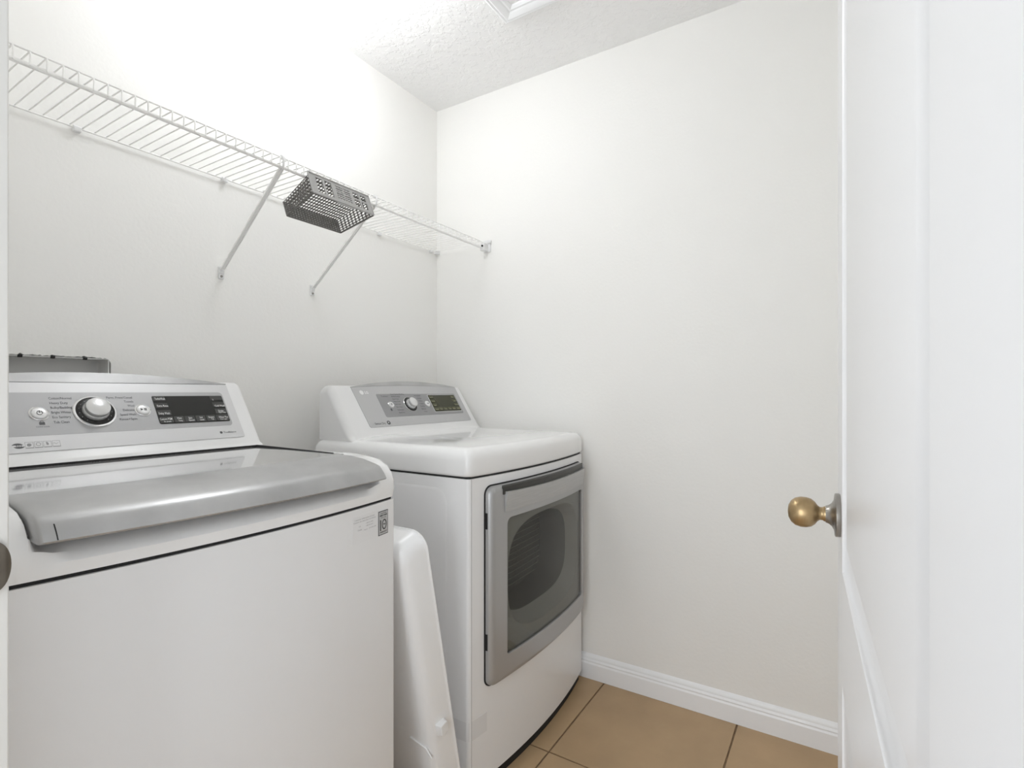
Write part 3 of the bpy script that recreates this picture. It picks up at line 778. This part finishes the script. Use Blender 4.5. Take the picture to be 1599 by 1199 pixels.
MB().loft(gx_).build('window_pane', M_PANE, dro, smooth=30)

# ================================================================== drip tray leaning in the gap
tr0 = Vector((1.118, 0, .020)); ts_ = Vector((-.205, 0, .9788)); tt_ = Vector((-.9788, 0, -.205))
def TF(y, s, t): return tr0 + Vector((0, y, 0)) + ts_ * s + tt_ * t
TY0, TY1, TS1 = .836, 1.40, .785
tray = thing('drip_tray', 'white plastic drip tray on edge, leaning between washer and dryer', 'tray', (1.05, 1.1, 0))
tm = MB(); rings = []
for ins_, t in ((.003, .000), (.0005, .0015), (.0005, .004), (.003, .006), (.004, .012), (.010, .050), (.014, .062), (.022, .070), (.034, .0745), (.045, .0755)):
    rings.append([TF(a, b, t) for a, b in rrect(TY0 + ins_, TY1 - ins_, ins_, TS1 - ins_, .045, 8)])
tm.loft(rings, cap0=False)
rings = []
for ins_, t in ((.003, .000), (.006, .001), (.0085, .012), (.0135, .050), (.030, .0715), (.045, .0730)):
    rings.append([TF(a, b, t) for a, b in rrect(TY0 + ins_, TY1 - ins_, ins_, TS1 - ins_, .045, 8)])
tm.loft(rings, cap0=False)
tm.build('shell', M_TRAY, tray, smooth=50)
MB().loft([[TF(TY0 + .012, a, b) for a, b in rrect(.262, .296, .026, .056, .004, 3)], [TF(TY0 - .006, a, b) for a, b in rrect(.265, .293, .029, .053, .004, 3)]]).build('fitting_block', M_TRAY, tray, bevel=.002, seg=2)
MB().tube([TF(.92, .25, .0765), TF(.87, .238, .0765), TF(.855, .215, .0765)], .0025, 8).build('rib', M_TRAY, tray, smooth=50)

# ================================================================== wire shelf
SZ0, SY0, SY1 = 1.776, 1.325, 1.600
sx0, sx1 = XF + .012, 1.903
ws = thing('wire_shelf', 'white ventilated wire shelf along the left wall above the machines', 'shelf', (1.05, YL, SZ0))
MB().tube([(sx0, SY0, SZ0 + .001), (sx1, SY0, SZ0 + .001)], .0021, 8).build('front_rail', M_WIRE, ws, smooth=60)
MB().tube([(sx0, SY0 + .0025, SZ0 - .0255), (sx1 - .035, SY0 + .0025, SZ0 - .0255)], .0046, 10).build('lip_rail', M_WIRE, ws, smooth=60)
MB().tube([(sx0, SY1, SZ0 - .003), (sx1 - .02, SY1, SZ0 - .003)], .0023, 8).build('back_rail', M_WIRE, ws, smooth=60)
wire_ob = None
k = 0
while True:
    x = .5475 - 13 * .0254 + k * .0254
    if x > 1.899: break
    if x < sx0: k += 1; continue
    if wire_ob is None:
        X0 = x
        wire_ob = MB().tube([(x, SY1 + .002, SZ0), (x, 1.5, SZ0 + .0006), (x, 1.40, SZ0 + .0006), (x, SY0 + .004, SZ0), (x, SY0 - .0032, SZ0 - .0015), (x, SY0 - .0036, SZ0 - .006), (x, SY0 - .0030, SZ0 - .0270)], .0016, 6).build('deck_wire', M_WIRE, ws, smooth=60)
    else:
        c = wire_ob.copy(); COL.objects.link(c); c.location = wire_ob.location + Vector((x - X0, 0, 0))
    k += 1
for x in (.536, .904, 1.546, 1.868):                        # wall clips under the back rail
    c = MB(); c.box(x - .008, x + .008, SY1 - .006, YL - .0005, SZ0 - .013, SZ0 - .001)
    c.tube([(x - .009, SY1 - .001, SZ0 - .0035), (x + .009, SY1 - .001, SZ0 - .0035)], .0048, 10)
    c.build('wall_clip', M_PLAST, ws, bevel=.0015, seg=2)
for xt, xb in ((.9120, .8965), (1.2600, 1.2250)):           # diagonal support braces
    a = Vector((xt, SY0 + .003, SZ0 - .031)); b = Vector((xb, YL - .012, 1.492))
    d = (b - a).normalized(); s_ = Vector((1, 0, 0)); s_ = (s_ - d * s_.dot(d)).normalized(); q = d.cross(s_)
    if q.z < 0: q = -q
    def sec(p, hw=.0068, th=.0052): return [p - s_ * hw, p - s_ * hw + q * th, p + s_ * hw + q * th, p + s_ * hw, p + s_ * (hw - .002), p + s_ * (hw - .002) + q * (th - .002), p - s_ * (hw - .002) + q * (th - .002), p - s_ * (hw - .002)]
    m = MB(); m.loft([sec(a), sec(b)])
    br_ = m.build('support_brace', M_WIRE, ws, smooth=30)
    h = MB()                                                # hook that clips over the front rails
    h.tube([a + Vector((0, .002, -.002)), a + Vector((0, -.0065, .003)), a + Vector((0, -.0085, .016)), a + Vector((0, -.0085, .030)), a + Vector((0, -.003, .0350)), a + Vector((0, .004, .033))], .0030, 8)
    h.box(xt - .006, xt + .006, SY0 - .004, SY0 + .003, SZ0 - .004, SZ0 + .0055)
    h.build('brace_hook', M_PLAST, br_, smooth=50)
    f = MB(); f.box(xb - .008, xb + .008, YL - .0055, YL - .0005, 1.466, 1.503)
    f.loft([[b + Vector((dx, dy_, dz)) for dx, dy_, dz in ((-.0075, .011, .006), (.0075, .011, .006), (.0075, .0, .010), (-.0075, .0, .010))],
            [b + Vector((dx, dy_, dz)) for dx, dy_, dz in ((-.0075, .011, -.012), (.0075, .011, -.012), (.0075, .005, -.010), (-.0075, .005, -.010))]])
    f.build('brace_foot', M_PLAST, br_, bevel=.0012, seg=2)
    s2 = MB().lathe([(0, 0), (.0038, 0), (.0034, .002), (0, .0026)], (xb, YL - .0055, 1.4735), (0, -1, 0), 12).build('brace_screw', M_NICKEL, br_, smooth=40)
eb = MB()                                                   # end bracket on the back wall
eb.box(XB - .004, XB - .0005, SY0 - .024, SY0 + .016, SZ0 - .040, SZ0 + .014)
eb.box(XB - .034, XB - .003, SY0 - .010, SY0 + .012, SZ0 - .036, SZ0 - .004)
eb.box(XB - .012, XB - .003, SY0 - .028, SY0 - .010, SZ0 - .002, SZ0 + .012)
ebo = eb.build('end_bracket', M_PLAST, ws, bevel=.0025, seg=2)
MB().lathe([(0, 0), (.0042, 0), (.0042, .003), (0, .003)], (XB - .034, SY0 - .001, SZ0 - .017), (-1, 0, 0), 12).build('bracket_hole', M_BLACK, ebo)
eb = MB(); eb.box(XB - .022, XB - .0005, SY1 - .010, YL - .001, SZ0 - .012, SZ0 + .004); eb.build('end_clip', M_PLAST, ws, bevel=.002, seg=2)

# ================================================================== perforated basket hanging under the shelf lip
BP = Vector((.984, 1.3135, 1.7615)); B1 = Vector((.232, 0, 0)); B2 = Vector((0, -.0265, -.066)); B3 = Vector((0, .115, -.058)); TAPER = .86                  # the far side is shorter
bk = thing('utensil_basket', 'grey perforated plastic cutlery basket hanging tilted from the shelf lip', 'basket', (1.10, 1.36, 1.70))
def perforated(mb, O, U, V, nu, nv, hole, solid=(), taper=1.0):
    """sheet of nu x nv cells, each with an octagonal hole; U and V are the sheet's edges; O its corner"""
    for i in range(nu):
        for j in range(nv):
            p = lambda a, b: O + U * ((i + a) / nu) * (1 - (1 - taper) * (j + b) / nv) + V * ((j + b) / nv)
            outer = [p(0, 0), p(.5, 0), p(1, 0), p(1, .5), p(1, 1), p(.5, 1), p(0, 1), p(0, .5)]
            if (i, j) in solid or hole <= 0: mb.add([outer[0], outer[2], outer[4], outer[6]], [(0, 1, 2, 3)]); continue
            inner = [p(.5 + hole * math.cos(a), .5 + hole * math.sin(a)) for a in [PI * 1.25 + PI * q / 4 for q in range(8)]]
            mb.add(outer + inner, [(q, (q + 1) % 8, 8 + (q + 1) % 8, 8 + q) for q in range(8)])
    return mb
def solidify(o, t):
    m = o.modifiers.new('thickness', 'SOLIDIFY'); m.thickness = t; m.offset = 0; return o
def windowed(O, U, V, rects):
    """sheet with rectangular holes given in 0..1 coordinates"""
    us_ = sorted({0.0, 1.0} | {r[0] for r in rects} | {r[1] for r in rects}); vs_ = sorted({0.0, 1.0} | {r[2] for r in rects} | {r[3] for r in rects})
    mb = MB(); idx = {}
    for a in us_:
        for b in vs_: idx[(a, b)] = len(mb.v); mb.v.append(tuple(O + U * a + V * b))
    for i in range(len(us_) - 1):
        for j in range(len(vs_) - 1):
            ca, cb = (us_[i] + us_[i + 1]) / 2, (vs_[j] + vs_[j + 1]) / 2
            if any(r[0] < ca < r[1] and r[2] < cb < r[3] for r in rects): continue
            mb.f.append((idx[(us_[i], vs_[j])], idx[(us_[i + 1], vs_[j])], idx[(us_[i + 1], vs_[j + 1])], idx[(us_[i], vs_[j + 1])])); mb.mi.append(0)
    return mb
b3n = B3.normalized(); b2n = B2.normalized()
rects = []
for a0, a1 in ((.10, .205), (.235, .34)): rects.append((a0, a1, .14, .86))
for a0, a1 in ((.70, .80), (.83, .925)): rects += [(a0, a1, .14, .42), (a0, a1, .50, .84)]
for q in range(6):
    rects += [(.405, .515, .17 + q * .115, .225 + q * .115), (.535, .645, .17 + q * .115, .225 + q * .115)]
fp = windowed(BP, B1, B2, rects)
fpo = solidify(fp.build('front_panel', M_BASKET_F, bk), .0028); fpo['label'] = 'lighter grey front panel with square windows and slots'
# raised rim round the front panel and the central bulge of its lower edge
rm = MB()
c4 = [BP, BP + B1, BP + B1 + B2, BP + B2]
for i in range(4): rm.tube([c4[i] - b3n * .001, c4[(i + 1) % 4] - b3n * .001], .0026, 6)
rm.loft([[BP + B1 * u + B2 * 1.0 + b2n * w_ - b3n * .0015 for u, w_ in ((.33, 0), (.38, .007), (.62, .007), (.67, 0))], [BP + B1 * u + B2 * 1.0 + b2n * w_ + b3n * .0012 for u, w_ in ((.33, 0), (.38, .007), (.62, .007), (.67, 0))]])
rm.build('front_rim', M_BASKET_F, bk, smooth=40)
FO = BP + b2n * .010                                        # basket floor, now uppermost
solidify(perforated(MB(), FO, B1, B3, 22, 11, .40, taper=TAPER).build('floor_panel', M_BASKET, bk), .0012)
BV = B2 * .82
solidify(perforated(MB(), FO + B3, B1 * TAPER, BV - b2n * .010, 20, 6, .25).build('back_panel', M_BASKET, bk), .0022)
for off, B3e in ((Vector((0, 0, 0)), B3), (B1, B3 - B1 * (1 - TAPER))):
    O = FO + off
    e = MB()
    nu, nv = 10, 6
    for i in range(nu):
        for j in range(nv):
            def p(a, b):
                s_u = (i + a) / nu; s_v = (j + b) / nv
                ln = (B2 - b2n * .010) * (1 - s_u) + (BV - b2n * .010) * s_u
                return O + B3e * s_u + ln * s_v
            outer = [p(0, 0), p(.5, 0), p(1, 0), p(1, .5), p(1, 1), p(.5, 1), p(0, 1), p(0, .5)]
            inner = [p(.5 + .41 * math.cos(a), .5 + .41 * math.sin(a)) for a in [PI * 1.25 + PI * q / 4 for q in range(8)]]
            e.add(outer + inner, [(q, (q + 1) % 8, 8 + (q + 1) % 8, 8 + q) for q in range(8)])
    solidify(e.build('end_panel', M_BASKET, bk), .0010)
rm = MB()
m4 = [BP + B2, BP + B1 + B2, BP + B1 * TAPER + B3 + BV, BP + B3 + BV]
for i in range(1, 4): rm.tube([m4[i], m4[(i + 1) % 4]], .0026, 6)
rm.tube([FO + B3, BP + B3 + BV], .0024, 6); rm.tube([FO + B3 + B1 * TAPER, BP + B1 * TAPER + B3 + BV], .0024, 6)
rm.build('mouth_rim', M_BASKET, bk, smooth=40)
